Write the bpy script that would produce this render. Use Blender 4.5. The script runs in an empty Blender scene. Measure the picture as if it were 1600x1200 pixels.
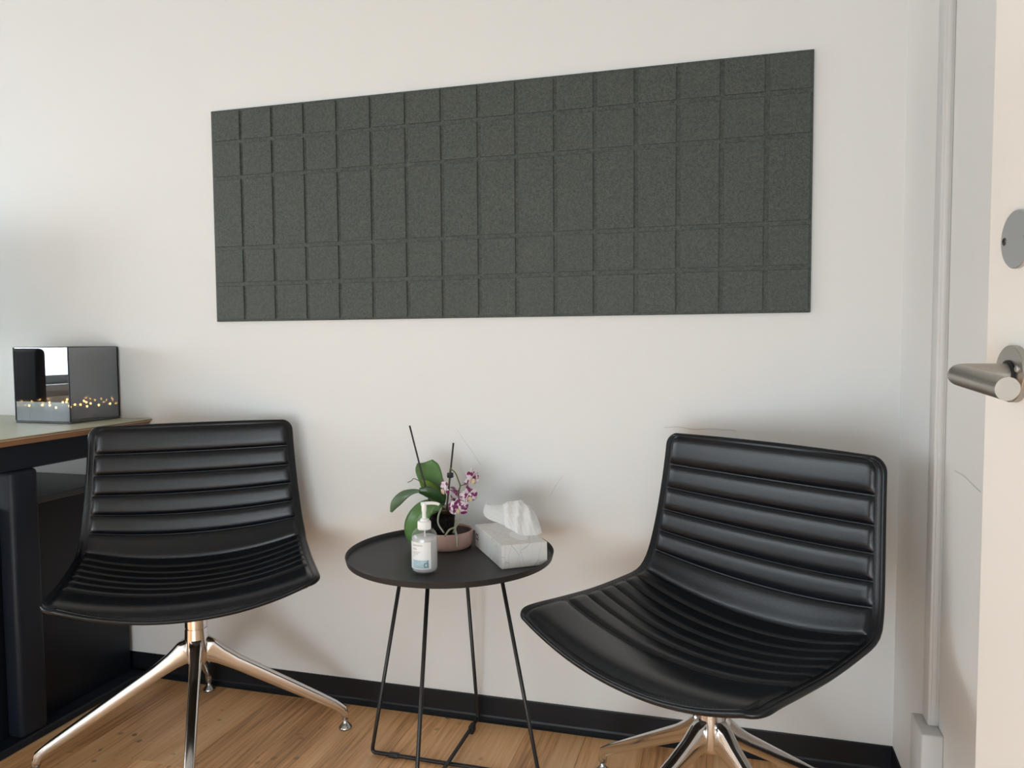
import bpy, bmesh, math, random
from mathutils import Vector, Matrix
random.seed(7)
SC = bpy.context.scene
COL = SC.collection
PI = math.pi

# ------------------------------------------------------------------ camera
F_PX = 1199.03
CAM = Vector((0.0, -1.91724, 1.02375))
RGT = Vector((0.96175139, 0.27382419, -0.0073877))
UPV = Vector((-0.00864349, 0.0572929, 0.99832))
FWD = Vector((-0.27378743, 0.96007179, -0.05746832))
cd = bpy.data.cameras.new('camera')
cd.sensor_width = 36.0
cd.lens = F_PX / 1600 * 36.0
cd.clip_start = 0.02
cam = bpy.data.objects.new('camera', cd)
M3 = Matrix((RGT, UPV, -FWD)).transposed()
cam.matrix_world = Matrix.Translation(CAM) @ M3.to_4x4()
COL.objects.link(cam)
SC.camera = cam

def ray(px, py):
    return FWD + RGT * ((px - 800) / F_PX) - UPV * ((py - 600) / F_PX)
def at_depth(px, py, d):
    return CAM + ray(px, py) * d
def on_y(px, py, y):
    r = ray(px, py); return CAM + r * ((y - CAM.y) / r.y)
def on_z(px, py, z):
    r = ray(px, py); return CAM + r * ((z - CAM.z) / r.z)
def on_x(px, py, x):
    r = ray(px, py); return CAM + r * ((x - CAM.x) / r.x)

# ------------------------------------------------------------------ sky, sun, exposure
world = bpy.data.worlds.new('sky'); SC.world = world
world.use_nodes = True
bg = world.node_tree.nodes['Background']
bg.inputs[0].default_value = (0.845, 0.935, 1.0, 1)
bg.inputs[1].default_value = 6.0
sd = bpy.data.lights.new('sun', 'SUN')
sd.energy = 4.0; sd.angle = math.radians(0.6); sd.color = (1.0, 0.93, 0.82)
sun = bpy.data.objects.new('sun', sd); COL.objects.link(sun)
sdir = Vector((1.0, -0.12, -0.52)).normalized()
sun.rotation_euler = sdir.to_track_quat('-Z', 'Y').to_euler()
# window opening in the left wall, its sky portal
XL, XR, YF, YB, ZC = -4.00, 0.372, -3.30, 0.0, 2.60
WY0, WY1, WZ0, WZ1 = -2.26, -0.34, 0.78, 1.74
VY0, VY1 = -3.26, -2.50                     # third window, unseen, added on the left to light the right wall
FX0, FX1, FZ0, FZ1 = -1.50, 0.34, 0.03, 1.05                     # second window, unseen behind the viewer, added for low frontal light
def portal(size, mw):
    d = bpy.data.lights.new('window_portal', 'AREA')
    d.shape = 'RECTANGLE'; d.size, d.size_y = size
    d.cycles.is_portal = True
    o = bpy.data.objects.new('window_portal', d); COL.objects.link(o); o.matrix_world = mw
portal((WY1 - WY0, WZ1 - WZ0), Matrix.Translation((XL - .14, (WY0 + WY1) / 2, (WZ0 + WZ1) / 2)) @ Matrix(((0, 0, -1), (1, 0, 0), (0, -1, 0))).to_4x4())
portal((VY1 - VY0, WZ1 - WZ0), Matrix.Translation((XL - .14, (VY0 + VY1) / 2, (WZ0 + WZ1) / 2)) @ Matrix(((0, 0, -1), (1, 0, 0), (0, -1, 0))).to_4x4())
portal((FX1 - FX0, FZ1 - FZ0), Matrix.Translation(((FX0 + FX1) / 2, YF - .22, (FZ0 + FZ1) / 2)) @ Matrix(((1, 0, 0), (0, 0, -1), (0, 1, 0))).to_4x4())
vs = SC.view_settings
vs.view_transform = 'Standard'; vs.look = 'None'; vs.gamma = 1.0; vs.use_curve_mapping = False
vs.exposure = 0.90
SC.cycles.max_bounces = 10; SC.cycles.diffuse_bounces = 6; SC.cycles.glossy_bounces = 8
SC.cycles.transparent_max_bounces = 24
SC.cycles.sample_clamp_indirect = 6.0
SC.cycles.caustics_reflective = False; SC.cycles.caustics_refractive = False

# ------------------------------------------------------------------ materials
MATS = {}
def N(nt, t, **kw):
    n = nt.nodes.new(t)
    for k, v in kw.items(): setattr(n, k, v)
    return n
def mat(name, col, rough=0.5, metal=0.0, spec=0.5, noise=None, bump=None, coat=0.0, sheen=0.0, aniso=0.0):
    """noise=(colour2, scale(xyz), detail, lo, hi); bump=(scale, strength, distance)"""
    m = bpy.data.materials.new(name); m.use_nodes = True
    nt = m.node_tree; b = nt.nodes['Principled BSDF']
    b.inputs['Base Color'].default_value = (*col, 1)
    b.inputs['Roughness'].default_value = rough
    b.inputs['Metallic'].default_value = metal
    b.inputs['Specular IOR Level'].default_value = spec
    b.inputs['Coat Weight'].default_value = coat
    b.inputs['Sheen Weight'].default_value = sheen
    b.inputs['Anisotropic'].default_value = aniso
    tc = None
    if noise or bump: tc = N(nt, 'ShaderNodeTexCoord')
    if noise:
        c2, sc, det, lo, hi = noise
        mp = N(nt, 'ShaderNodeMapping'); mp.inputs['Scale'].default_value = sc
        nt.links.new(tc.outputs['Object'], mp.inputs[0])
        nz = N(nt, 'ShaderNodeTexNoise'); nz.inputs['Scale'].default_value = 1.0; nz.inputs['Detail'].default_value = det
        nt.links.new(mp.outputs[0], nz.inputs['Vector'])
        rp = N(nt, 'ShaderNodeValToRGB')
        rp.color_ramp.elements[0].position = lo; rp.color_ramp.elements[1].position = hi
        rp.color_ramp.elements[0].color = (*col, 1); rp.color_ramp.elements[1].color = (*c2, 1)
        nt.links.new(nz.outputs[0], rp.inputs[0]); nt.links.new(rp.outputs[0], b.inputs['Base Color'])
    if bump:
        sc, st, dist = bump
        nb = N(nt, 'ShaderNodeTexNoise'); nb.inputs['Scale'].default_value = sc; nb.inputs['Detail'].default_value = 4
        nt.links.new(tc.outputs['Object'], nb.inputs['Vector'])
        bp = N(nt, 'ShaderNodeBump'); bp.inputs['Strength'].default_value = st; bp.inputs['Distance'].default_value = dist
        nt.links.new(nb.outputs[0], bp.inputs['Height']); nt.links.new(bp.outputs[0], b.inputs['Normal'])
    MATS[name] = m
    return m
def see_through(name, tint, gloss_tint, fac_gloss, rough=0.0, body=None, body_fac=0.0, fresnel=True):
    """thin sheet: tinted transparency, a mirror share, and a little milky body"""
    m = bpy.data.materials.new(name); m.use_nodes = True
    nt = m.node_tree; nt.nodes.clear()
    out = N(nt, 'ShaderNodeOutputMaterial')
    tr = N(nt, 'ShaderNodeBsdfTransparent'); tr.inputs[0].default_value = (*tint, 1)
    gl = N(nt, 'ShaderNodeBsdfGlossy'); gl.inputs['Color'].default_value = (*gloss_tint, 1); gl.inputs['Roughness'].default_value = rough
    mx = N(nt, 'ShaderNodeMixShader')
    if fresnel:
        fc = N(nt, 'ShaderNodeLayerWeight')
        pw = N(nt, 'ShaderNodeMath', operation='POWER'); pw.inputs[1].default_value = 5.0; nt.links.new(fc.outputs['Facing'], pw.inputs[0])
        lw = N(nt, 'ShaderNodeMath', operation='MULTIPLY_ADD'); lw.inputs[1].default_value = .93; lw.inputs[2].default_value = .02
        nt.links.new(pw.outputs[0], lw.inputs[0])
        ad = N(nt, 'ShaderNodeMath', operation='ADD'); ad.inputs[1].default_value = fac_gloss; ad.use_clamp = True
        nt.links.new(lw.outputs[0], ad.inputs[0]); nt.links.new(ad.outputs[0], mx.inputs[0])
    else:
        mx.inputs[0].default_value = fac_gloss
    nt.links.new(tr.outputs[0], mx.inputs[1]); nt.links.new(gl.outputs[0], mx.inputs[2])
    last = mx
    if body:
        df = N(nt, 'ShaderNodeBsdfDiffuse'); df.inputs[0].default_value = (*body, 1)
        m2 = N(nt, 'ShaderNodeMixShader'); m2.inputs[0].default_value = body_fac
        nt.links.new(mx.outputs[0], m2.inputs[1]); nt.links.new(df.outputs[0], m2.inputs[2]); last = m2
    nt.links.new(last.outputs[0], out.inputs[0])
    MATS[name] = m
    return m
def emit(name, col, strength):
    m = bpy.data.materials.new(name); m.use_nodes = True
    nt = m.node_tree; nt.nodes.clear()
    out = N(nt, 'ShaderNodeOutputMaterial'); e = N(nt, 'ShaderNodeEmission')
    e.inputs[0].default_value = (*col, 1); e.inputs[1].default_value = strength
    nt.links.new(e.outputs[0], out.inputs[0]); MATS[name] = m
    return m

mat('wall_paint', (0.80, 0.797, 0.782), 0.55, spec=0.3, bump=(160, 0.10, 0.002))
mat('ceiling_paint', (0.42, 0.42, 0.41), 0.8)
mat('door_paint', (0.84, 0.80, 0.745), 0.38, bump=(90, 0.03, 0.002))
mat('trim_white', (0.80, 0.79, 0.77), 0.4)
mat('rubber_base', (0.007, 0.008, 0.011), 0.42, spec=0.35)
mat('trunk_plastic_shaded', (0.64, 0.635, 0.63), 0.4)  # white plastic greyed to carry the shade of its side away from the window
mat('leather', (0.0042, 0.0054, 0.0082), 0.23, spec=0.42, bump=(560, 0.26, 0.0014))
mat('leather_trim', (0.006, 0.007, 0.009), 0.3, spec=0.35, bump=(700, 0.15, 0.001))
mat('thread', (0.007, 0.0075, 0.009), 0.8, spec=0.15)
mat('aluminium', (0.80, 0.79, 0.785), 0.14, metal=1.0, bump=(40, 0.015, 0.002))
mat('glide', (0.55, 0.54, 0.52), 0.25, metal=1.0)
mat('black_powder', (0.016, 0.0165, 0.018), 0.5, bump=(900, 0.05, 0.0006))
mat('black_rod', (0.012, 0.011, 0.011), 0.4)
mat('desk_lino', (0.50, 0.515, 0.40), 0.42, noise=((0.45, 0.465, 0.355), (30, 30, 30), 3, .3, .7))
mat('desk_ply', (0.30, 0.155, 0.075), 0.5, noise=((0.20, 0.10, 0.05), (8, 8, 140), 4, .35, .7))
mat('desk_steel', (0.008, 0.012, 0.020), 0.5, spec=0.3)
mat('cabinet_black', (0.006, 0.008, 0.013), 0.4, spec=0.35)
mat('cabinet_top', (0.045, 0.047, 0.055), 0.35)
mat('steel_brushed', (0.46, 0.435, 0.40), 0.40, metal=1.0, bump=(300, 0.03, 0.001))
mat('steel_plate', (0.62, 0.625, 0.63), 0.5, metal=1.0)
mat('screw_dark', (0.12, 0.11, 0.10), 0.4, metal=1.0)
mat('dark_slot', (0.01, 0.01, 0.01), 0.6)
mat('ceramic_pink', (0.50, 0.325, 0.275), 0.55, noise=((0.44, 0.28, 0.235), (60, 60, 60), 4, .35, .7))
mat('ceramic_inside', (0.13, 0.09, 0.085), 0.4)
mat('soil', (0.012, 0.010, 0.009), 0.8, noise=((0.05, 0.035, 0.022), (140, 140, 140), 3, .5, .75), bump=(180, 0.9, 0.01))
mat('bark', (0.10, 0.055, 0.03), 0.8, noise=((0.20, 0.15, 0.08), (120, 120, 120), 3, .4, .7), bump=(160, 0.8, 0.006))
mat('leaf', (0.085, 0.185, 0.050), 0.33, noise=((0.12, 0.24, 0.075), (25, 25, 25), 3, .35, .7), spec=0.5)
mat('leaf_dark', (0.022, 0.060, 0.018), 0.3, noise=((0.035, 0.085, 0.024), (25, 25, 25), 3, .35, .7))
mat('leaf_grey', (0.10, 0.16, 0.085), 0.35, noise=((0.07, 0.12, 0.06), (25, 25, 25), 3, .35, .7))
mat('leaf_young', (0.095, 0.19, 0.018), 0.35, noise=((0.14, 0.25, 0.03), (40, 40, 40), 3, .35, .7))
mat('root', (0.36, 0.37, 0.29), 0.6, noise=((0.25, 0.28, 0.19), (90, 90, 90), 2, .4, .7))
mat('stem', (0.13, 0.12, 0.055), 0.5)
mat('stake_black', (0.013, 0.010, 0.010), 0.45)
mat('petal', (0.80, 0.70, 0.76), 0.5, noise=((0.20, 0.012, 0.105), (95, 95, 95), 2.5, .47, .54))
mat('petal_pink', (0.72, 0.50, 0.64), 0.5, noise=((0.30, 0.05, 0.19), (80, 80, 80), 2.5, .44, .60))
mat('lip', (0.75, 0.60, 0.38), 0.5, noise=((0.55, 0.25, 0.10), (110, 110, 110), 2, .5, .62))
mat('lip_dark', (0.13, 0.006, 0.05), 0.5)
mat('white_plastic', (0.88, 0.88, 0.87), 0.28)
mat('label_white', (0.88, 0.87, 0.86), 0.45)
mat('label_blue', (0.46, 0.62, 0.67), 0.45, noise=((0.55, 0.70, 0.75), (150, 150, 150), 2, .4, .7))
mat('ink_grey', (0.30, 0.29, 0.30), 0.6)
mat('ink_teal', (0.10, 0.19, 0.21), 0.6)
mat('ink_black', (0.02, 0.02, 0.022), 0.6)
mat('tissue', (0.93, 0.93, 0.92), 0.9)
mat('bulb_cap', (0.20, 0.12, 0.05), 0.4, metal=0.6)
mat('mirror_base', (0.10, 0.105, 0.11), 0.08, metal=0.8)
mat('office_fabric', (0.030, 0.029, 0.031), 0.9)
mat('office_plastic', (0.02, 0.02, 0.022), 0.5)
mat('screen_black', (0.008, 0.008, 0.009), 0.2)
mat('window_frame', (0.55, 0.56, 0.57), 0.4)
mat('scuff', (0.61, 0.60, 0.58), 0.7)
mat('ceiling_metal', (0.7, 0.7, 0.7), 0.4)
see_through('smoked_glass', (0.40, 0.405, 0.40), (0.46, 0.48, 0.51), 0.42, fresnel=False)
see_through('clear_glass', (0.95, 0.96, 0.96), (1, 1, 1), 0.02)
see_through('bottle_clear', (0.96, 0.965, 0.97), (1, 1, 1), 0.03, rough=0.03, body=(0.9, 0.9, 0.9), body_fac=0.05)
see_through('gel', (0.95, 0.955, 0.96), (1, 1, 1), 0.02, rough=0.05, body=(0.92, 0.92, 0.92), body_fac=0.6)
see_through('pot_clear', (0.62, 0.63, 0.60), (1, 1, 1), 0.05, rough=0.04)
emit('bulb_glow', (1.0, 0.52, 0.16), 26.0)
emit('fill_glow', (1.0, 0.93, 0.84), 5.0)  # glow of the added corridor fill panel
# a tissue sheet lets some light through
nt = MATS['tissue'].node_tree; b_ = nt.nodes['Principled BSDF']; o_ = nt.nodes['Material Output']
tl = N(nt, 'ShaderNodeBsdfTranslucent'); tl.inputs[0].default_value = (0.95, 0.95, 0.94, 1)
mx = N(nt, 'ShaderNodeMixShader'); mx.inputs[0].default_value = 0.4
nt.links.new(b_.outputs[0], mx.inputs[1]); nt.links.new(tl.outputs[0], mx.inputs[2]); nt.links.new(mx.outputs[0], o_.inputs[0])

def felt_material():
    m = mat('felt', (0.062, 0.078, 0.064), 0.6, spec=0.5, sheen=0.1)
    nt = m.node_tree; b = nt.nodes['Principled BSDF']
    g = N(nt, 'ShaderNodeNewGeometry')
    n1 = N(nt, 'ShaderNodeTexNoise'); n1.inputs['Scale'].default_value = 330; n1.inputs['Detail'].default_value = 3
    n2 = N(nt, 'ShaderNodeTexNoise'); n2.inputs['Scale'].default_value = 150; n2.inputs['Detail'].default_value = 4
    ad = N(nt, 'ShaderNodeMath', operation='MULTIPLY_ADD'); ad.inputs[1].default_value = 0.6
    for n in (n1, n2): nt.links.new(g.outputs['Position'], n.inputs['Vector'])
    m2 = N(nt, 'ShaderNodeMath', operation='MULTIPLY'); m2.inputs[1].default_value = 0.4
    nt.links.new(n2.outputs[0], m2.inputs[0]); nt.links.new(n1.outputs[0], ad.inputs[0]); nt.links.new(m2.outputs[0], ad.inputs[2])
    rp = N(nt, 'ShaderNodeValToRGB'); e = rp.color_ramp.elements
    e[0].position = .36; e[0].color = (0.025, 0.033, 0.027, 1); e[1].position = .64; e[1].color = (0.086, 0.100, 0.085, 1)
    nt.links.new(ad.outputs[0], rp.inputs[0]); nt.links.new(rp.outputs[0], b.inputs['Base Color'])
    bp = N(nt, 'ShaderNodeBump'); bp.inputs['Strength'].default_value = .3; bp.inputs['Distance'].default_value = .0015
    nt.links.new(ad.outputs[0], bp.inputs['Height']); nt.links.new(bp.outputs[0], b.inputs['Normal'])
felt_material()

def wood_material():
    m = mat('plank_wood', (0.36, 0.20, 0.10), 0.38, spec=0.5)
    nt = m.node_tree; b = nt.nodes['Principled BSDF']
    L = nt.links.new
    g = N(nt, 'ShaderNodeNewGeometry'); oi = N(nt, 'ShaderNodeObjectInfo')
    sc = N(nt, 'ShaderNodeVectorMath', operation='SCALE'); sc.inputs[0].default_value = (13, 37, 5)
    L(oi.outputs['Random'], sc.inputs['Scale'])
    pos = N(nt, 'ShaderNodeVectorMath', operation='ADD'); L(g.outputs['Position'], pos.inputs[0]); L(sc.outputs[0], pos.inputs[1])
    def noise(scale, vec, det=4, dist=0.0):
        mp = N(nt, 'ShaderNodeMapping'); mp.inputs['Scale'].default_value = scale; L(vec, mp.inputs[0])
        n = N(nt, 'ShaderNodeTexNoise'); n.inputs['Scale'].default_value = 1; n.inputs['Detail'].default_value = det; n.inputs['Distortion'].default_value = dist
        L(mp.outputs[0], n.inputs['Vector']); return n.outputs[0]
    broad = noise((9, 1.6, 1), pos.outputs[0], 4, .6)
    fine = noise((130, 5, 1), pos.outputs[0], 5, .3)
    mx = N(nt, 'ShaderNodeMath', operation='MULTIPLY_ADD'); mx.inputs[1].default_value = .55
    mf = N(nt, 'ShaderNodeMath', operation='MULTIPLY'); mf.inputs[1].default_value = .45
    L(fine, mf.inputs[0]); L(broad, mx.inputs[0]); L(mf.outputs[0], mx.inputs[2])
    rp = N(nt, 'ShaderNodeValToRGB'); e = rp.color_ramp.elements
    e[0].position = .34; e[0].color = (0.42, 0.20, 0.08, 1); e[1].position = .64; e[1].color = (0.92, 0.60, 0.32, 1)
    k = rp.color_ramp.elements.new(.5); k.color = (0.84, 0.46, 0.21, 1)
    L(mx.outputs[0], rp.inputs[0])
    # plank-to-plank tone
    tone = N(nt, 'ShaderNodeMapRange'); tone.inputs['To Min'].default_value = .88; tone.inputs['To Max'].default_value = 1.12
    L(oi.outputs['Random'], tone.inputs[0])
    mu = N(nt, 'ShaderNodeMix', data_type='RGBA', blend_type='MULTIPLY'); mu.inputs[0].default_value = 1
    L(rp.outputs[0], mu.inputs[6]); L(tone.outputs[0], mu.inputs[7])
    # small dark knots printed in the vinyl
    vo = N(nt, 'ShaderNodeTexVoronoi'); vo.inputs['Scale'].default_value = 21; L(pos.outputs[0], vo.inputs['Vector'])
    wob = noise((120, 120, 1), pos.outputs[0], 3)
    sm = N(nt, 'ShaderNodeMath', operation='MULTIPLY_ADD'); sm.inputs[1].default_value = .30; L(wob, sm.inputs[0]); L(vo.outputs['Distance'], sm.inputs[2])
    kr = N(nt, 'ShaderNodeMapRange'); kr.inputs['From Min'].default_value = .24; kr.inputs['From Max'].default_value = .34; kr.inputs['To Min'].default_value = .75; kr.inputs['To Max'].default_value = 0
    L(sm.outputs[0], kr.inputs[0])
    patch = noise((3.2, 3.2, 1), g.outputs['Position'], 2)
    pr = N(nt, 'ShaderNodeMapRange'); pr.inputs['From Min'].default_value = .50; pr.inputs['From Max'].default_value = .60; L(patch, pr.inputs[0])
    km = N(nt, 'ShaderNodeMath', operation='MULTIPLY'); L(kr.outputs[0], km.inputs[0]); L(pr.outputs[0], km.inputs[1])
    m3 = N(nt, 'ShaderNodeMix', data_type='RGBA'); L(km.outputs[0], m3.inputs[0]); L(mu.outputs[2], m3.inputs[6]); m3.inputs[7].default_value = (0.10, 0.065, 0.042, 1)
    L(m3.outputs[2], b.inputs['Base Color'])
    bp = N(nt, 'ShaderNodeBump'); bp.inputs['Strength'].default_value = .12; bp.inputs['Distance'].default_value = .002
    L(fine, bp.inputs['Height']); L(bp.outputs[0], b.inputs['Normal'])
wood_material()

def carton_material():
    m = mat('tissue_carton', (0.74, 0.725, 0.69), 0.4)
    nt = m.node_tree; b = nt.nodes['Principled BSDF']; L = nt.links.new
    tc = N(nt, 'ShaderNodeTexCoord')
    nz = N(nt, 'ShaderNodeTexNoise'); nz.inputs['Scale'].default_value = 22; L(tc.outputs['Object'], nz.inputs['Vector'])
    ds = N(nt, 'ShaderNodeVectorMath', operation='SCALE'); ds.inputs['Scale'].default_value = .022; L(nz.outputs[1], ds.inputs[0])
    ad = N(nt, 'ShaderNodeVectorMath', operation='ADD'); L(tc.outputs['Object'], ad.inputs[0]); L(ds.outputs[0], ad.inputs[1])
    mp = N(nt, 'ShaderNodeMapping'); mp.inputs['Scale'].default_value = (58, 44, 16); L(ad.outputs[0], mp.inputs[0])
    vo = N(nt, 'ShaderNodeTexVoronoi', feature='DISTANCE_TO_EDGE'); vo.inputs['Scale'].default_value = 1; L(mp.outputs[0], vo.inputs['Vector'])
    rp = N(nt, 'ShaderNodeValToRGB'); e = rp.color_ramp.elements
    e[0].position = .008; e[0].color = (0.58, 0.57, 0.57, 1); e[1].position = .030; e[1].color = (0.76, 0.745, 0.715, 1)
    L(vo.outputs[0], rp.inputs[0]); L(rp.outputs[0], b.inputs['Base Color'])
carton_material()

# ------------------------------------------------------------------ helpers
def tag(o, label=None, cat=None, group=None, kind=None):
    if label: o['label'] = label
    if cat: o['category'] = cat
    if group: o['group'] = group
    if kind: o['kind'] = kind
    return o
def thing(name, label, cat, loc=(0, 0, 0), rz=0.0, group=None):
    o = bpy.data.objects.new(name, None); COL.objects.link(o)
    o.empty_display_size = .05
    o.location = loc; o.rotation_euler = (0, 0, rz)
    return tag(o, label, cat, group)
def mesh(name, verts, faces, material=None, smooth=True):
    me = bpy.data.meshes.new(name)
    me.from_pydata([tuple(v) for v in verts], [], faces)
    bm = bmesh.new(); bm.from_mesh(me)
    bmesh.ops.recalc_face_normals(bm, faces=bm.faces)
    bm.to_mesh(me); bm.free()
    if smooth is True:
        for p in me.polygons: p.use_smooth = True
    if material: me.materials.append(MATS[material])
    me.update()
    return me
def put(name, me, parent=None, loc=(0, 0, 0), rot=(0, 0, 0), label=None):
    o = bpy.data.objects.new(name, me); COL.objects.link(o)
    o.location = loc; o.rotation_euler = rot
    if parent: o.parent = parent
    if label: o['label'] = label
    return o
def obj(name, vf, material, parent=None, smooth=True, loc=(0, 0, 0), rot=(0, 0, 0), label=None):
    return put(name, mesh(name, vf[0], vf[1], material, smooth), parent, loc, rot, label)
def join(*parts):
    V, Fc = [], []
    for v, f in parts:
        k = len(V); V += [tuple(p) for p in v]; Fc += [tuple(i + k for i in q) for q in f]
    return V, Fc
def box(x0, x1, y0, y1, z0, z1):
    v = [(x, y, z) for z in (z0, z1) for y in (y0, y1) for x in (x0, x1)]
    return v, [(0, 2, 3, 1), (4, 5, 7, 6), (0, 1, 5, 4), (2, 6, 7, 3), (0, 4, 6, 2), (1, 3, 7, 5)]
def rbox(x0, x1, y0, y1, z0, z1, r=.004, seg=2):
    bm = bmesh.new()
    v, f = box(x0, x1, y0, y1, z0, z1)
    vs_ = [bm.verts.new(p) for p in v]
    for q in f: bm.faces.new([vs_[i] for i in q])
    bmesh.ops.recalc_face_normals(bm, faces=bm.faces)
    bmesh.ops.bevel(bm, geom=list(bm.edges), offset=r, segments=seg, profile=.5, affect='EDGES')
    bm.verts.index_update()
    out = [tuple(p.co) for p in bm.verts], [tuple(p.index for p in q.verts) for q in bm.faces]
    bm.free(); return out
def catmull(P, n=8, closed=False):
    P = [Vector(p) for p in P]; out = []
    m = len(P)
    rng = range(m) if closed else range(m - 1)
    for i in rng:
        p1, p2 = P[i], P[(i + 1) % m]
        p0 = P[(i - 1) % m] if (closed or i > 0) else p1 * 2 - p2
        p3 = P[(i + 2) % m] if (closed or i < m - 2) else p2 * 2 - p1
        for k in range(n):
            t = k / n
            out.append(.5 * ((2 * p1) + (p2 - p0) * t + (2 * p0 - 5 * p1 + 4 * p2 - p3) * t * t + (3 * p1 - p0 - 3 * p2 + p3) * t ** 3))
    if not closed: out.append(P[-1].copy())
    return out
def frames(path, closed=False):
    n = len(path); T = []
    for i in range(n):
        a = path[(i - 1) % n] if (closed or i) else path[0]
        b = path[(i + 1) % n] if (closed or i < n - 1) else path[-1]
        T.append((b - a).normalized())
    up = Vector((0, 0, 1)) if abs(T[0].z) < .9 else Vector((1, 0, 0))
    nrm = (up - T[0] * up.dot(T[0])).normalized(); out = []
    for t in T:
        nrm = (nrm - t * nrm.dot(t)).normalized(); out.append((t, nrm, t.cross(nrm)))
    return out
def tube(path, rad, seg=8, closed=False, caps=True):
    path = [Vector(p) for p in path]; fr = frames(path, closed); V, Fc = [], []
    n = len(path)
    for i, (t, a, b) in enumerate(fr):
        r = rad(i / max(1, n - 1)) if callable(rad) else rad
        for k in range(seg):
            th = 2 * PI * k / seg
            V.append(path[i] + a * (r * math.cos(th)) + b * (r * math.sin(th)))
    for i in range(n if closed else n - 1):
        j = (i + 1) % n
        for k in range(seg):
            l = (k + 1) % seg
            Fc.append((i * seg + k, i * seg + l, j * seg + l, j * seg + k))
    if caps and not closed:
        Fc.append(tuple(range(seg))); Fc.append(tuple((n - 1) * seg + k for k in range(seg)))
    return V, Fc
def lathe(prof, seg=32, cx=0, cy=0):
    """prof = [(r, z)...]; r = 0 closes"""
    V, Fc, rings = [], [], []
    for r, z in prof:
        if r < 1e-6:
            rings.append([len(V)]); V.append((cx, cy, z))
        else:
            rings.append(list(range(len(V), len(V) + seg)))
            V += [(cx + r * math.cos(2 * PI * k / seg), cy + r * math.sin(2 * PI * k / seg), z) for k in range(seg)]
    for A, B in zip(rings, rings[1:]):
        for k in range(seg):
            l = (k + 1) % seg
            if len(A) == 1 and len(B) == 1: continue
            if len(A) == 1: Fc.append((A[0], B[k], B[l]))
            elif len(B) == 1: Fc.append((A[k], A[l], B[0]))
            else: Fc.append((A[k], A[l], B[l], B[k]))
    return V, Fc
def xf(vf, M):
    return [M @ Vector(v) for v in vf[0]], vf[1]
def fillet(pts, r, n=6):
    """round the inner corners of a polyline"""
    pts = [Vector(p) for p in pts]; out = [pts[0]]
    for a, b, c in zip(pts, pts[1:], pts[2:]):
        u = (a - b).normalized(); w = (c - b).normalized()
        p0, p1 = b + u * r, b + w * r
        for k in range(n + 1):
            t = k / n; out.append(p0 * (1 - t) ** 2 + b * (2 * t * (1 - t)) + p1 * t * t)
    out.append(pts[-1]); return out
def grid(fn, nu, nv):
    V = [fn(i / nu, j / nv) for j in range(nv + 1) for i in range(nu + 1)]
    Fc = [(j * (nu + 1) + i, j * (nu + 1) + i + 1, (j + 1) * (nu + 1) + i + 1, (j + 1) * (nu + 1) + i) for j in range(nv) for i in range(nu)]
    return V, Fc
def smooth_by_angle(o, deg=35):
    me = o.data
    for p in me.polygons: p.use_smooth = True
    bm = bmesh.new(); bm.from_mesh(me)
    for e in bm.edges:
        if len(e.link_faces) == 2 and e.calc_face_angle(0) > math.radians(deg): e.smooth = False
    bm.to_mesh(me); bm.free()
    return o
def text_vf(s, size, font_thick=0.0):
    c = bpy.data.curves.new('lettering', 'FONT'); c.body = s; c.size = size; c.resolution_u = 3; c.offset = font_thick
    o = bpy.data.objects.new('lettering', c); COL.objects.link(o)
    dg = bpy.context.evaluated_depsgraph_get(); me = bpy.data.meshes.new_from_object(o.evaluated_get(dg))
    vf = [v.co.copy() for v in me.vertices], [tuple(p.vertices) for p in me.polygons]
    bpy.data.objects.remove(o); bpy.data.curves.remove(c); bpy.data.meshes.remove(me)
    return vf

# ------------------------------------------------------------------ the room
def struct(name, vf, m, smooth=False, parent=None):
    o = obj(name, vf, m, parent, smooth=smooth)
    if not parent: o['kind'] = 'structure'
    return o
T = .14
wall_back = struct('wall_back', box(XL - T, XR + T, YB, YB + T, 0, ZC), 'wall_paint')
def wall_with_hole_x(x0, x1, y0, y1, z0, z1, hy0, hy1, hz0, hz1):
    return join(box(x0, x1, y0, hy0, z0, z1), box(x0, x1, hy1, y1, z0, z1), box(x0, x1, hy0, hy1, z0, hz0), box(x0, x1, hy0, hy1, hz1, z1))
wall_left = struct('wall_left', join(wall_with_hole_x(XL - .12, XL, -2.40, YB, 0, ZC, WY0, WY1, WZ0, WZ1), wall_with_hole_x(XL - .12, XL, YF - .12, -2.40, 0, ZC, VY0, VY1, WZ0, WZ1)), 'wall_paint')
DY0, DY1, DH = -1.885, -1.045, 2.08
wall_right = struct('wall_right', wall_with_hole_x(XR, XR + T, YF - .12, YB, 0, ZC, DY0, DY1, -.001, DH), 'wall_paint')
wall_front = struct('wall_front', join(box(XL, FX0, YF - .20, YF, 0, ZC), box(FX1, XR + T, YF - .20, YF, 0, ZC), box(FX0, FX1, YF - .20, YF, 0, FZ0), box(FX0, FX1, YF - .20, YF, FZ1, ZC)), 'wall_paint')
ceiling = struct('ceiling', box(XL - .2, 1.9, YF - .12, YB + T, ZC, ZC + .1), 'ceiling_paint')
struct('wall_corridor', join(box(1.8, 1.9, YF, YB, 0, ZC), box(XR + T, 1.9, YF - .1, YF, 0, ZC), box(XR + T, 1.9, YB, YB + .1, 0, ZC)), 'wall_paint')

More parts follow.
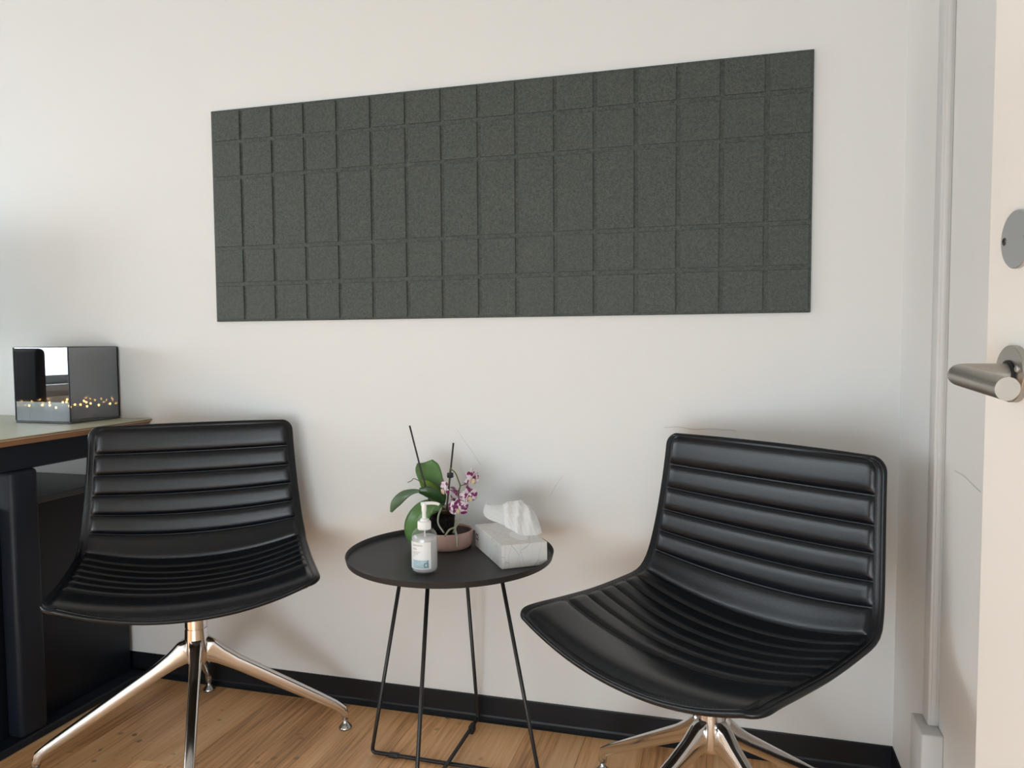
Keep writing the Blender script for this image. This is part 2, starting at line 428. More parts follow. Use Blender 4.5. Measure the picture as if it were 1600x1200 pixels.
floor = struct('floor', box(XL - .2, 1.9, YF - .12, YB + T, -.06, -.008), 'rubber_base')
PWd, PL, GAP = .152, 1.22, .0006
plank_meshes = {}
def plank_mesh(w, l):
    key = (round(w, 3), round(l, 3))
    if key not in plank_meshes:
        plank_meshes[key] = mesh('plank', *rbox(0, w - GAP, 0, l - GAP, -.008, 0, .0006, 1), 'plank_wood', smooth=False)
    return plank_meshes[key]
x = XL; ci = 0
while x < 1.79:
    w = min(PWd, 1.8 - x); off = [0, .43, .81, .22, .64][ci % 5]
    y = YB
    first = True
    while y > YF + .01:
        l = min(PL if not first else PL - off, y - YF); first = False
        put('plank', plank_mesh(w, l), floor, (x, y - l, 0))
        y -= l
    x += PWd; ci += 1

def base_strip(length):
    """black coved rubber base: profile out from the wall, swept along x"""
    prof = [(0, .069), (.0025, .069), (.003, .066), (.003, .016), (.005, .011), (.010, .005), (.015, .0015), (.015, 0), (0, 0)]
    n = len(prof)
    V = [(x, -d, z) for x in (0, length) for d, z in prof]
    Fc = [(k, (k + 1) % n, n + (k + 1) % n, n + k) for k in range(n)] + [tuple(range(n)), tuple(range(n, 2 * n))]
    return V, Fc
bb = struct('baseboard_back', xf(base_strip(XR - XL), Matrix.Translation((XL, YB, 0))), 'rubber_base')
br = struct('baseboard_right', xf(base_strip(.98), Matrix.Translation((XR, YB, 0)) @ Matrix.Rotation(-PI / 2, 4, 'Z')), 'rubber_base')
# window with frame, panes, sill
wn = struct('window_1', join(box(XL - .10, XL - .04, WY0, WY0 + .05, WZ0, WZ1), box(XL - .10, XL - .04, WY1 - .05, WY1, WZ0, WZ1),
      box(XL - .10, XL - .04, WY0 + .05, WY1 - .05, WZ0, WZ0 + .05), box(XL - .10, XL - .04, WY0 + .05, WY1 - .05, WZ1 - .05, WZ1),
      box(XL - .10, XL - .04, -1.33, -1.27, WZ0 + .05, WZ1 - .05)), 'window_frame')
obj('pane', box(XL - .073, XL - .067, WY0 + .05, -1.33, WZ0 + .05, WZ1 - .05), 'clear_glass', wn, smooth=False)
obj('pane', box(XL - .073, XL - .067, -1.27, WY1 - .05, WZ0 + .05, WZ1 - .05), 'clear_glass', wn, smooth=False)
obj('window_sill', rbox(XL - .04, XL + .08, WY0 - .04, WY1 + .04, WZ0 - .035, WZ0, .004), 'trim_white', wn, smooth=False)
w3 = struct('fill_window_3', join(box(XL - .10, XL - .04, VY0, VY0 + .05, WZ0, WZ1), box(XL - .10, XL - .04, VY1 - .05, VY1, WZ0, WZ1),
      box(XL - .10, XL - .04, VY0 + .05, VY1 - .05, WZ0, WZ0 + .05), box(XL - .10, XL - .04, VY0 + .05, VY1 - .05, WZ1 - .05, WZ1)), 'window_frame')  # added opening, out of view, brings more daylight to right wall and door
obj('pane', box(XL - .073, XL - .067, VY0 + .05, VY1 - .05, WZ0 + .05, WZ1 - .05), 'clear_glass', w3, smooth=False)
obj('window_sill', rbox(XL - .04, XL + .08, VY0, VY1 + .04, WZ0 - .035, WZ0, .004), 'trim_white', w3, smooth=False)
w2 = struct('fill_window_2', join(box(FX0, FX0 + .07, YF - .16, YF - .09, FZ0, FZ1), box(FX1 - .07, FX1, YF - .16, YF - .09, FZ0, FZ1), box(FX0 + .07, FX1 - .07, YF - .16, YF - .09, FZ0, FZ0 + .07),
      box(FX0 + .07, FX1 - .07, YF - .16, YF - .09, FZ1 - .07, FZ1), box(-.56, -.50, YF - .16, YF - .09, FZ0 + .07, FZ1 - .07)), 'window_frame')  # added low opening, out of view, lights the floor and wall under the seats
obj('pane', box(FX0 + .07, -.56, YF - .128, YF - .122, FZ0 + .07, FZ1 - .07), 'clear_glass', w2, smooth=False)
obj('pane', box(-.50, FX1 - .07, YF - .128, YF - .122, FZ0 + .07, FZ1 - .07), 'clear_glass', w2, smooth=False)
obj('window_sill', rbox(FX0 - .04, FX1 + .04, YF - .09, YF + .05, FZ0 - .035, FZ0, .004), 'trim_white', w2, smooth=False)
struct('trim_1', join(rbox(XL, XL + .045, YF, YB - .02, .65, .71, .003), rbox(XL, XL + .04, YF, YB - .02, .58, .65, .003)), 'trim_white')
# door frame in the right wall
struct('trim_2', join(box(XR - .008, XR + T, DY1, DY1 + .05, 0, DH + .05), box(XR - .008, XR + T, DY0 - .05, DY0, 0, DH + .05), box(XR - .008, XR + T, DY0, DY1, DH, DH + .05)), 'trim_white')
# light panel added as fill in the unseen corridor
cl = thing('fill_light', 'unseen added fill light panel on the corridor ceiling beyond the door', 'light', (1.15, -1.6, ZC))
obj('fill_frame', box(-.31, .31, -.31, .31, -.02, 0), 'ceiling_metal', cl, smooth=False)
obj('diffuser', box(-.29, .29, -.29, .29, -.026, -.0205), 'fill_glow', cl, smooth=False)
# pencil-thin scuffs on the walls
def scuff(pts, parent, axis, off):
    P = catmull(pts, 6)
    V, Fc = [], []
    for p in P:
        for s in (-1, 1):
            q = p.copy()
            if axis == 'y': q.y = off; q.z += s * .0009
            else: q.x = off; q.z += s * .0011
            V.append(q)
    for i in range(len(P) - 1): Fc.append((2 * i, 2 * i + 1, 2 * i + 3, 2 * i + 2))
    obj('scuff_mark', (V, Fc), 'scuff', parent, smooth=False)
scuff([on_y(a, b, 0) for a, b in ((1038, 668), (1060, 667), (1085, 671), (1110, 670), (1150, 673))], wall_back, 'y', -.0006)
scuff([on_y(a, b, 0) for a, b in ((714, 670), (722, 683), (738, 706), (752, 727))], wall_back, 'y', -.0006)
scuff([on_y(a, b, 0) for a, b in ((860, 775), (868, 760), (880, 742))], wall_back, 'y', -.0006)
scuff([on_x(a, b, XR) for a, b in ((1492, 735), (1508, 745), (1520, 757), (1533, 769))], wall_right, 'x', XR - .0006)

# ------------------------------------------------------------------ open door on the right
al = math.radians(-8.0)
e_ = Vector((math.sin(al), math.cos(al), 0)); n_ = Vector((-math.cos(al), math.sin(al), 0))
rose = CAM + ray(1587, 584) * .70
edge = rose + e_ * .058
dw = .82
# local frame: x along the leaf from hinge to free edge, y = out of the room-side face, z up
hinge = edge - e_ * dw
DM = Matrix(((e_.x, n_.x, 0, hinge.x), (e_.y, n_.y, 0, hinge.y), (0, 0, 1, 0), (0, 0, 0, 1)))
door = struct('door_1', xf(rbox(0, dw, -.040, 0, .008, 2.06, .0015, 1), DM), 'door_paint')
tag(door, 'white painted door standing open with a steel lever handle')
lx = dw - .058
def cyl_y(r, y0, y1, cx, cz, seg=40, bev=.0008):
    v, f = lathe([(0, y0), (r, y0), (r, y1 - bev), (r - bev, y1), (0, y1)], seg)
    return [(cx + p[0], p[2], cz + p[1]) for p in v], f
hz = rose.z
hs = obj('handle', xf(cyl_y(.026, 0, .006, lx, hz), DM), 'steel_brushed', door); smooth_by_angle(hs)
hs['label'] = 'brushed steel lever handle'
neck, rg = .052, .0096
sag = math.radians(4.5)
gl = .098
pth = [(lx, .004, hz), (lx, neck, hz), (lx - gl * math.cos(sag), neck, hz - gl * math.sin(sag))]
lv = obj('lever', xf(tube(fillet(pth, .014, 8), rg, 24), DM), 'steel_brushed', hs); smooth_by_angle(lv, 50)
co = obj('neck_collar', xf(cyl_y(.0125, .005, .0085, lx, hz, 28), DM), 'dark_slot', hs); smooth_by_angle(co)
for s in (-1, 1):
    o = obj('screw', xf(cyl_y(.0032, .0055, .0075, lx + s * .017 * math.cos(.5), hz + s * -.001 + (.004 if s < 0 else -.004), 16), DM), 'steel_plate', hs); smooth_by_angle(o)
ez = (CAM + ray(1587, 375) * .70).z
es = obj('lock_plate', xf(cyl_y(.0265, 0, .004, lx, ez), DM), 'steel_plate', door); smooth_by_angle(es)
for s in (-1, 1):
    obj('screw_hole', xf(cyl_y(.0042, .0035, .0044, lx + s * .0195, ez, 16), DM), 'screw_dark', es)

# ------------------------------------------------------------------ cable trunking on the right wall
tk = thing('cable_trunking', 'narrow white cable trunking running down the right wall to a box', 'trunking', (XR, -.36, .31))
ty = -.36
obj('channel', join(rbox(-.018, 0, -.030, .012, 0, ZC - .31, .002, 2)), 'trunk_plastic_shaded', tk)
obj('lid', rbox(-.0135, -.004, -.0318, -.0295, .002, ZC - .31, .0008, 1), 'trunk_plastic_shaded', tk)
obj('outlet_box', rbox(-.036, 0, -.067, .020, -.20, 0, .003, 2), 'trunk_plastic_shaded', tk)

# ------------------------------------------------------------------ acoustic felt panel
X0, X1, Z0, Z1 = -1.430, .177, 1.082, 1.679
ap = thing('acoustic_panel', 'dark grey-green felt acoustic panel with a pressed grid on the wall', 'wall panel', (0, 0, Z0))
bp_o = obj('backing_board', rbox(X0, X1, -.0105, -.0008, 0, Z1 - Z0, .0012, 1), 'felt', ap, smooth=False)
cols = [X0 + (X1 - X0) * k / 16 for k in range(17)]
rows = [0, .106, .208, .406, .506, Z1 - Z0]
tiles = {}
for ri in range(5):
    for c in range(16):
        w, h = cols[c + 1] - cols[c], rows[ri + 1] - rows[ri]
        g = .0052
        key = ri
        if key not in tiles:
            bm = bmesh.new()
            v, f = box(g, w - g, -.0048, 0, g, h - g)
            vs_ = [bm.verts.new(p) for p in v]
            for q in f: bm.faces.new([vs_[i] for i in q])
            ed = [e for e in bm.edges if all(abs(v_.co.y + .0048) < 1e-6 for v_ in e.verts)]
            bmesh.ops.bevel(bm, geom=ed, offset=.0022, segments=2, profile=.6, affect='EDGES')
            me = bpy.data.meshes.new('felt_tile'); bm.to_mesh(me); bm.free(); me.materials.append(MATS['felt'])
            tiles[key] = mesh('felt_tile', [p.co for p in me.vertices], [tuple(q.vertices) for q in me.polygons], 'felt', smooth=False)
        put('felt_tile', tiles[key], ap, (cols[c], -.0102, rows[ri]))

# ------------------------------------------------------------------ desk with cabinet
DZ = .795; DXR = -1.672; DYF = -.78
dk = thing('desk', 'desk with olive top, brown wood edge and dark steel frame', 'desk', (-2.45, -.4, 0))
def dloc(vf): return [(v[0] + 2.45, v[1] + .4, v[2]) for v in vf[0]], vf[1]
xl = -3.30
obj('desktop', dloc(box(xl + .002, DXR - .002, DYF + .002, -.004, DZ - .006, DZ)), 'desk_lino', dk, smooth=False, label='olive green linoleum surface')
c = .013
v = [(xl, DYF, DZ - .0015), (DXR, DYF, DZ - .0015), (DXR, -.003, DZ - .0015), (xl, -.003, DZ - .0015), (xl + c, DYF + c, DZ - .021), (DXR - c, DYF + c, DZ - .021), (DXR - c, -.003 - c * .6, DZ - .021), (xl + c, -.003 - c * .6, DZ - .021)]
obj('wood_edge', dloc((v, [(0, 1, 2, 3), (4, 7, 6, 5), (0, 4, 5, 1), (1, 5, 6, 2), (2, 6, 7, 3), (3, 7, 4, 0)])), 'desk_ply', dk, smooth=False, label='chamfered brown plywood edge')
obj('side_rail', dloc(rbox(-1.7665, -1.72, -.74, -.12, .705, .7735, .003, 1)), 'desk_steel', dk, smooth=False)
obj('side_rail', dloc(rbox(-3.22, -3.175, -.74, -.12, .697, .7735, .003, 1)), 'desk_steel', dk, smooth=False)
obj('cross_rail', dloc(rbox(-3.174, -1.72, -.1195, -.06, .690, .7735, .003, 1)), 'desk_steel', dk, smooth=False)
obj('leg', dloc(rbox(-1.7665, -1.715, -.443, -.363, .02, .705, .012, 3)), 'desk_steel', dk)
obj('leg', dloc(rbox(-3.22, -3.16, -.402, -.318, .02, .697, .012, 3)), 'desk_steel', dk)
obj('foot', dloc(rbox(-1.7665, -1.712, -.74, -.02, 0, .022, .004, 1)), 'desk_steel', dk, smooth=False)
obj('foot', dloc(rbox(-3.23, -3.155, -.74, -.16, 0, .022, .004, 1)), 'desk_steel', dk, smooth=False)
cb = thing('cabinet', 'low black cabinet under the desk against the back wall', 'cabinet', (-2.2, -.09, 0))
cv = lambda *a: ([(q[0] + 2.2, q[1] + .09, q[2]) for q in rbox(*a)[0]], rbox(*a)[1])
CX0, CX1, CY0, CZ = -2.69, -1.770, -.70, .615
obj('side_panel', cv(CX1 - .018, CX1, CY0, -.018, 0, CZ - .018, .001, 1), 'cabinet_black', cb, smooth=False)
obj('side_panel', cv(CX0, CX0 + .018, CY0, -.018, 0, CZ - .018, .001, 1), 'cabinet_black', cb, smooth=False)
obj('back_panel', cv(CX0 + .019, CX1 - .019, -.030, -.018, .03, CZ - .018, .001, 1), 'cabinet_black', cb, smooth=False)
for k in range(2):
    d_ = obj('cabinet_door', cv(CX0 + .020 + k * .440, CX0 + .458 + k * .440, CY0, CY0 + .018, .032, CZ - .020, .001, 1), 'cabinet_black', cb, smooth=False)
    obj('knob', xf(cyl_y(.010, 0, .018, 0, 0, 16), Matrix.Translation((CX0 + .42 + k * .08 + 2.2, CY0 + .09, .50)) @ Matrix.Rotation(PI, 4, 'Z')), 'steel_brushed', d_)
obj('plinth', cv(CX0 + .019, CX1 - .019, CY0 + .03, -.04, 0, .030, .001, 1), 'cabinet_black', cb, smooth=False)
obj('cabinet_top', cv(CX0 - .002, CX1 + .002, CY0 - .002, -.004, CZ - .0175, CZ, .001, 1), 'cabinet_top', cb, smooth=False)

# ------------------------------------------------------------------ office chair seen mirrored in the lantern, and the monitor
oc = thing('office_chair', 'dark grey swivel office chair at the desk, mirrored in the glass lantern', 'chair', (-3.43, -1.02, 0), math.radians(4))
obj('seat', rbox(-.24, .24, -.20, .26, .43, .50, .03, 3), 'office_fabric', oc)
bk = obj('backrest', rbox(-.235, .235, -.275, -.225, .53, 1.0, .024, 3), 'office_fabric', oc)
obj('back_bracket', rbox(-.03, .03, -.29, -.12, .40, .62, .01, 2), 'office_plastic', oc)
obj('column', lathe([(0, .08), (.028, .08), (.028, .30), (.018, .30), (.018, .43), (0, .43)], 20), 'office_plastic', oc)
for k in range(5):
    a = 2 * PI * k / 5 + .3
    g_ = obj('base_leg', tube([(0, 0, .10), (.15 * math.cos(a), .15 * math.sin(a), .095), (.27 * math.cos(a), .27 * math.sin(a), .065)], lambda t: .022 - .008 * t, 8), 'office_plastic', oc)
    v_, f_ = lathe([(0, -.012), (.022, -.012), (.026, -.008), (.026, .008), (.022, .012), (0, .012)], 16)
    obj('caster', ([(.27 * math.cos(a) + p[0] * math.cos(a) - p[2] * math.sin(a), .27 * math.sin(a) + p[0] * math.sin(a) + p[2] * math.cos(a), .026 + p[1]) for p in v_], f_), 'office_plastic', g_)
mo = thing('monitor', 'black flat computer monitor on the desk beyond the left edge of the view', 'monitor', (-2.43, -.31, DZ), math.radians(3))
obj('stand_base', lathe([(0, 0), (.10, 0), (.10, .006), (.02, .012), (0, .012)], 28), 'office_plastic', mo)
obj('stand_post', rbox(-.02, .02, .014, .034, .01, .42, .004, 2), 'office_plastic', mo)
hsg = obj('housing', rbox(-.27, .27, -.02, .012, .25, .59, .006, 2), 'office_plastic', mo)
obj('screen', box(-.26, .26, -.0206, -.0202, .265, .58), 'screen_black', hsg, smooth=False)

# ------------------------------------------------------------------ glass lantern with fairy lights
lan = thing('glass_lantern', 'square smoked glass lantern glowing with tiny warm lights on the desk', 'lantern', (-1.889, -.094, DZ + .0005), math.radians(-1.5))
W2, LH, th = .1005, .216, .003
obj('base_plate', rbox(-W2 - .002, W2 + .002, -W2 + .012, W2 - .012, 0, .006, .001, 1), 'mirror_base', lan, smooth=False)
WY = .0880
obj('base_plate_top', rbox(-W2 + th, W2 - th, -WY + th, WY - th, .0062, .0085, .0005, 1), 'mirror_base', lan, smooth=False)
obj('glass_pane', box(-W2, W2, -WY, -WY + th, .0062, LH), 'smoked_glass', lan, smooth=False)
obj('glass_pane', box(-W2, W2, WY - th, WY, .0062, LH), 'smoked_glass', lan, smooth=False)
obj('glass_pane', box(-W2, -W2 + th, -WY + th + .0002, WY - th - .0002, .0062, LH), 'smoked_glass', lan, smooth=False)
obj('glass_pane', box(W2 - th, W2, -WY + th + .0002, WY - th - .0002, .0062, LH), 'smoked_glass', lan, smooth=False)
for sx in (-1, 1):
    for sy in (-1, 1):
        obj('corner_strip', box(sx * W2 - .0014, sx * W2 + .0014, sy * WY - .0014, sy * WY + .0014, .0062, LH + .0005), 'cabinet_black', lan, smooth=False)
rim = join(box(-W2 + .0023, W2 - .0023, -WY - .0008, -WY + .0035, LH + .0001, LH + .0016), box(-W2 + .0023, W2 - .0023, WY - .0035, WY + .0008, LH + .0001, LH + .0016), box(-W2 - .0008, -W2 + .0035, -WY + .0036, WY - .0036, LH + .0001, LH + .0016), box(W2 - .0035, W2 + .0008, -WY + .0036, WY - .0036, LH + .0001, LH + .0016))
obj('top_rim', rim, 'cabinet_black', lan, smooth=False)
bulb_me = mesh('bulb', *lathe([(0, 0), (.0018, .0008), (.0030, .0030), (.0027, .0052), (.0012, .0068), (0, .0072)], 8), 'bulb_glow')
bpos = []
for k in range(4):
    t = -.075 + k * .050
    bpos += [(t, -.066), (.080, -.052 + k * .042)]
bpos += [(-.03, .02), (.03, .035), (-.06, .05), (.0, -.02), (-.05, -.02), (.045, 0), (.02, .06), (-.01, .065), (-.085, .01), (.055, -.045)]
for i, (bx_, by_) in enumerate(bpos):
    zz = .045 + random.uniform(-.006, .008)
    f_ = obj('fairy_light', tube([(bx_, by_, .0087), (bx_ + random.uniform(-.004, .004), by_ + .003, zz * .6), (bx_, by_, zz)], .0006, 5), 'bulb_cap', lan)
    put('bulb', bulb_me, f_, (bx_, by_, zz))

# ------------------------------------------------------------------ the swivel chairs
CP = [(.186, .806), (.180, .75), (.169, .66), (.156, .565), (.142, .497), (.112, .455), (.04, .441), (-.06, .437), (-.15, .440), (-.225, .442), (-.262, .430)]
EP = [(.162, .806), (.157, .755), (.146, .67), (.131, .585), (.115, .530), (.090, .503), (.03, .493), (-.06, .486), (-.15, .486), (-.225, .487), (-.262, .480)]
CC = catmull([(0, a, b) for a, b in CP], 10); EE = catmull([(0, a, b) for a, b in EP], 10)
acc = [0.0]
for a, b in zip(CC, CC[1:]): acc.append(acc[-1] + (b - a).length)
SLEN = acc[-1]
def prof(v):
    s = max(0, min(1, v)) * SLEN
    for i in range(len(acc) - 1):
        if acc[i + 1] >= s: break
    t = (s - acc[i]) / (acc[i + 1] - acc[i])
    return CC[i].lerp(CC[i + 1], t), EE[i].lerp(EE[i + 1], t)
VC = .455                                   # where back turns into seat
def halfw(v):
    s = v * SLEN
    w = .245 + (.268 - .245) * min(1, v / VC) ** 1.4 if v < VC else .268 + .009 * (v - VC) / (1 - VC)
    rc = .026 if v < .5 else .034
    for d in (s, SLEN - s):
        if d < rc: w -= rc - math.sqrt(max(0, rc * rc - (rc - d) ** 2))
    return w
def S(u, v):
    c0, e0 = prof(v); g = abs(u) ** 2.1
    return Vector((u * halfw(v), c0.y + (e0.y - c0.y) * g, c0.z + (e0.z - c0.z) * g))
def SN(u, v):
    h = .004
    vv = min(max(v, h), 1 - h)
    uu = min(max(u, -.97), .97)
    c0 = lambda a, b: Vector((a * .26, *[(lambda c, e: c + (e - c) * abs(a) ** 2.1)(prof(b)[0][k], prof(b)[1][k]) for k in (1, 2)]))
    du = c0(uu + .02, vv) - c0(uu - .02, vv); dv = c0(uu, vv + h) - c0(uu, vv - h)
    n = du.cross(dv).normalized()
    return n if n.z + (-n.y) > 0 else -n
def off(u, v, d): return S(u, v) + SN(u, v) * d
# v-stations denser towards the rounded ends
VST = [0, .004, .010, .020, .034, .05] + [.05 + .90 * k / 44 for k in range(1, 44)] + [.95, .966, .98, .99, .996, 1]
UST = [-1 + 2 * k / 24 for k in range(25)]
def shell_mesh():
    V, Fc = [], []
    nu, nv = len(UST), len(VST)
    for layer, dd in ((0, .003), (1, -.017)):
        for vv in VST:
            for uu in UST:
                m = max(0, (abs(uu) - .86) / .14)
                e = min(vv, 1 - vv) * SLEN
                m2 = max(0, 1 - e / .03)
                k = max(m, m2)
                d = dd if layer == 0 else dd + .015 * k * k
                V.append(off(uu, vv, d))
    idx = lambda l, j, i: l * nu * nv + j * nu + i
    for j in range(nv - 1):
        for i in range(nu - 1):
            Fc.append((idx(0, j, i), idx(0, j, i + 1), idx(0, j + 1, i + 1), idx(0, j + 1, i)))
            Fc.append((idx(1, j, i), idx(1, j + 1, i), idx(1, j + 1, i + 1), idx(1, j, i + 1)))
    ring = [(0, i) for i in range(nu)] + [(j, nu - 1) for j in range(1, nv)] + [(nv - 1, i) for i in range(nu - 2, -1, -1)] + [(j, 0) for j in range(nv - 2, 0, -1)]
    for a, b in zip(ring, ring[1:] + ring[:1]):
        Fc.append((idx(0, *a), idx(1, *a), idx(1, *b), idx(0, *b)))
    return mesh('seat_shell', V, Fc, 'leather_trim')
BACKV = [.006, .098, .172, .244, .316, .386, .478]
SEATV = [.478, .535, .590, .646, .703, .760, .830, .990]
def rib_mesh(va, vb):
    nu, nv = 30, 12
    def fn(a, b):
        ov = .0022 / SLEN
        v = max(.003, min(.997, va - ov + (vb - va + 2 * ov) * b))
        s = 2 * b - 1
        hw = halfw(v)
        um = 1 - .0095 / hw
        t = 2 * a - 1
        t = math.copysign(1 - (1 - abs(t)) ** 1.5, t)
        u = um * t
        edge_d = (1 - abs(t)) * hw
        fe = min(1, edge_d / .012); fe = math.sqrt(max(0, 1 - (1 - fe) ** 2))
        wdt = (vb - va) * SLEN
        hgt = min(.0055, .11 * wdt)
        fv = max(0, 1 - abs(s) ** 3.6) ** .6
        return off(u, v, -.001 + (.0052 + hgt) * fv * fe)
    return mesh('padded_rib', *grid(fn, nu, nv), 'leather')
def perimeter(inset_u, inset_v, n_side=60):
    P = []
    a, b = inset_v / SLEN, 1 - inset_v / SLEN
    def uu(v): return 1 - inset_u / halfw(v)
    vs_ = [a + (b - a) * (.5 - .5 * math.cos(PI * k / n_side)) for k in range(n_side + 1)]
    P += [(uu(v), v) for v in vs_]
    P += [(uu(b) * (1 - 2 * k / 24), b) for k in range(1, 24)]
    P += [(-uu(v), v) for v in reversed(vs_)]
    P += [(-uu(a) * (1 - 2 * k / 24), a) for k in range(1, 24)]
    return P
def piping_mesh():
    P = perimeter(.001, .001)
    return mesh('piping', *tube([off(u, v, -.004) for u, v in P], .0058, 10, closed=True), 'leather_trim')
def dash(V, Fc, p, t, n, L_=.0034, r=.00045):
    s = t.cross(n).normalized(); k = len(V)
    a, b = p - t * (L_ / 2), p + t * (L_ / 2)
    V += [a + s * r, a + n * r * 1.4, a - s * r, b + s * r, b + n * r * 1.4, b - s * r]
    Fc += [(k, k + 1, k + 4, k + 3), (k + 1, k + 2, k + 5, k + 4), (k, k + 2, k + 1), (k + 3, k + 4, k + 5)]
def stitch_mesh():
    V, Fc = [], []
    for v in BACKV[1:-1] + SEATV[1:-1]:
        hw = halfw(v); um = 1 - .02 / hw; n = int(2 * hw / .006)
        vo = v + .0032 / SLEN
        for k in range(n):
            u = -um + 2 * um * (k + .5) / n
            p = off(u, vo, .0058); t = (off(u + .005, vo, .0058) - p).normalized()
            dash(V, Fc, p, t, SN(u, vo))
    P = perimeter(.0085, .0085, 90)
    pts = [off(u, v, .0034) for u, v in P]
    for i in range(len(pts)):
        a, b = pts[i], pts[(i + 1) % len(pts)]
        L_ = (b - a).length; n = max(1, int(L_ / .006)); t = (b - a).normalized()
        nn = SN(*P[i])
        for k in range(n): dash(V, Fc, a.lerp(b, (k + .5) / n), t, nn)
    return mesh('stitching', V, Fc, 'thread', smooth=False)
M_SHELL, M_PIPE, M_ST = shell_mesh(), piping_mesh(), stitch_mesh()
M_RIBS = [rib_mesh(a, b) for a, b in zip(BACKV, BACKV[1:])] + [rib_mesh(a, b) for a, b in zip(SEATV, SEATV[1:])]
def leg_mesh():
    """cast arm from hub outwards along +x, then a short vertical shin"""
    st = [(.008, .268, .034, .062), (.030, .258, .030, .056), (.055, .2415, .027, .042), (.09, .219, .026, .034), (.18, .163, .0245, .030), (.28, .1005, .0215, .026), (.33, .0695, .019, .023)]
    V, Fc = [], []; K = 16
    rings = []
    slope = Vector((1, 0, -.61)).normalized(); nrm = Vector((.61, 0, 1)).normalized()
    def ring(c, n, w, h):
        r = []
        for k in range(K):
            a = 2 * PI * k / K; ca, sa = math.cos(a), math.sin(a)
            p = .45
            r.append(len(V)); V.append(Vector(c) + Vector((0, 1, 0)) * (w / 2 * math.copysign(abs(ca) ** p, ca)) + n * (h / 2 * math.copysign(abs(sa) ** p, sa)))
        rings.append(r)
    for r_, z, w, h in st: ring((r_, 0, z), nrm, w, h)
    ring((.352, 0, .0535), (nrm + Vector((.9, 0, .2))).normalized(), .0185, .022)
    ring((.358, 0, .040), Vector((1, 0, 0)), .018, .019)
    ring((.358, 0, .026), Vector((1, 0, 0)), .016, .016)
    for A, B in zip(rings, rings[1:]):
        for k in range(K):
            l = (k + 1) % K; Fc.append((A[k], A[l], B[l], B[k]))
    Fc.append(tuple(rings[0])); Fc.append(tuple(rings[-1]))
    return mesh('base_leg', V, Fc, 'aluminium')
M_LEG = leg_mesh()
M_GL = mesh('foot_glide', *lathe([(0, .027), (.006, .027), (.006, .018), (.009, .014), (.016, .006), (.0175, .003), (.0165, 0), (0, 0)], 24), 'glide')
M_HUB = mesh('hub', *lathe([(0, .225), (.018, .225), (.026, .235), (.0285, .26), (.0275, .29), (.0265, .318), (.0245, .3185), (.0245, .3205), (.0262, .321), (.0255, .40), (0, .40)], 40), 'aluminium')
M_MNT = mesh('mounting_plate', *rbox(-.10, .10, -.11, .10, .400, .416, .006, 2), 'black_powder')
def swivel_chair(label, loc, yaw, base_deg):
    t = thing('swivel_chair', label, 'chair', (loc[0], loc[1], 0), 0, 'ribbed black swivel chairs')
    sh = put('seat_shell', M_SHELL, t, rot=(0, 0, yaw))
    for me in M_RIBS: put('padded_rib', me, sh)
    put('piping', M_PIPE, sh)
    put('stitching', M_ST, sh)['kind'] = 'stuff'
    put('mounting_plate', M_MNT, t, rot=(0, 0, yaw))
    h = put('hub', M_HUB, t); smooth_by_angle(h, 30)
    for k in range(4):
        a = math.radians(base_deg + 90 * k)
        l = put('base_leg', M_LEG, t, rot=(0, 0, a))
        put('foot_glide', M_GL, l, (.358, 0, 0))
    return t
swivel_chair('black leather swivel chair with ribbed padding beside the desk', (-1.27, -.338), math.radians(35.2), 34)
swivel_chair('black leather swivel chair with ribbed padding between side table and open door', (-.03, -.419), math.radians(-35.5), 45)

# ------------------------------------------------------------------ tray side table
TX, TY, TZ, TR = -.634, -.236, .528, .245
tb = thing('side_table', 'round black tray side table on thin crossed wire legs', 'table', (TX, TY, 0))
tr = obj('tray_top', lathe([(0, .512), (TR - .010, .512), (TR - .004, .514), (TR - .0005, TZ - .001), (TR - .0010, TZ), (TR - .0025, TZ), (TR - .0035, TZ - .001), (TR - .0065, .5172), (TR - .012, .5158), (0, .5158)], 96), 'black_powder', tb)
smooth_by_angle(tr, 40)
TS = .5158
hb, ht = .214, .118
lf = obj('leg_frame', tube(fillet([(-ht, 0, .512), (-hb, 0, .0055), (hb, 0, .0055), (ht, 0, .512)], .012, 6), .0048, 10), 'black_rod', tb)
lf2 = obj('leg_frame', tube(fillet([(-.008, -ht, .512), (-.008, -hb, .0150), (-.008, hb, .0150), (-.008, ht, .512)], .012, 6), .0048, 10), 'black_rod', tb)
for sx in (-1, 1):
    obj('foot_pad', rbox(sx * .155 - .013, sx * .155 + .013, -.0065, .0065, 0, .011, .002, 2), 'office_plastic', lf)
    obj('foot_pad', rbox(-.008 - .0065, -.008 + .0065, sx * .165 - .013, sx * .165 + .013, 0, .0205, .002, 2), 'office_plastic', lf2)

# ------------------------------------------------------------------ ceramic bowl and orchid
BX, BY = -.672, -.160
bw = thing('ceramic_bowl', 'shallow dusty pink ceramic bowl under the potted orchid', 'bowl', (BX, BY, TS))
obj('bowl_body', lathe([(0, 0), (.056, 0), (.061, .003), (.064, .012), (.065, .040), (.0642, .0425), (.0622, .0425), (.0614, .040), (.0610, .0125)], 64), 'ceramic_pink', bw)
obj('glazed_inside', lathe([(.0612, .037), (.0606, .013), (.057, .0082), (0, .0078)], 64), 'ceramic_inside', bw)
orc = thing('potted_orchid', 'orchid with green leaves and purple spotted white flowers on two black stakes', 'plant', (BX - .012, BY + .002, TS + .0085))
OL = Vector(orc.location)
D0 = (Vector((BX, BY, .6)) - CAM).dot(FWD)
def W(px, py, dd=0.0): return at_depth(px, py, D0 + dd) - OL
pot = obj('clear_pot', lathe([(0, .0005), (.026, .0005), (.028, .003), (.0345, .082), (.037, .083), (.037, .086), (.0335, .086), (.0265, .005), (0, .003)], 40), 'pot_clear', orc)
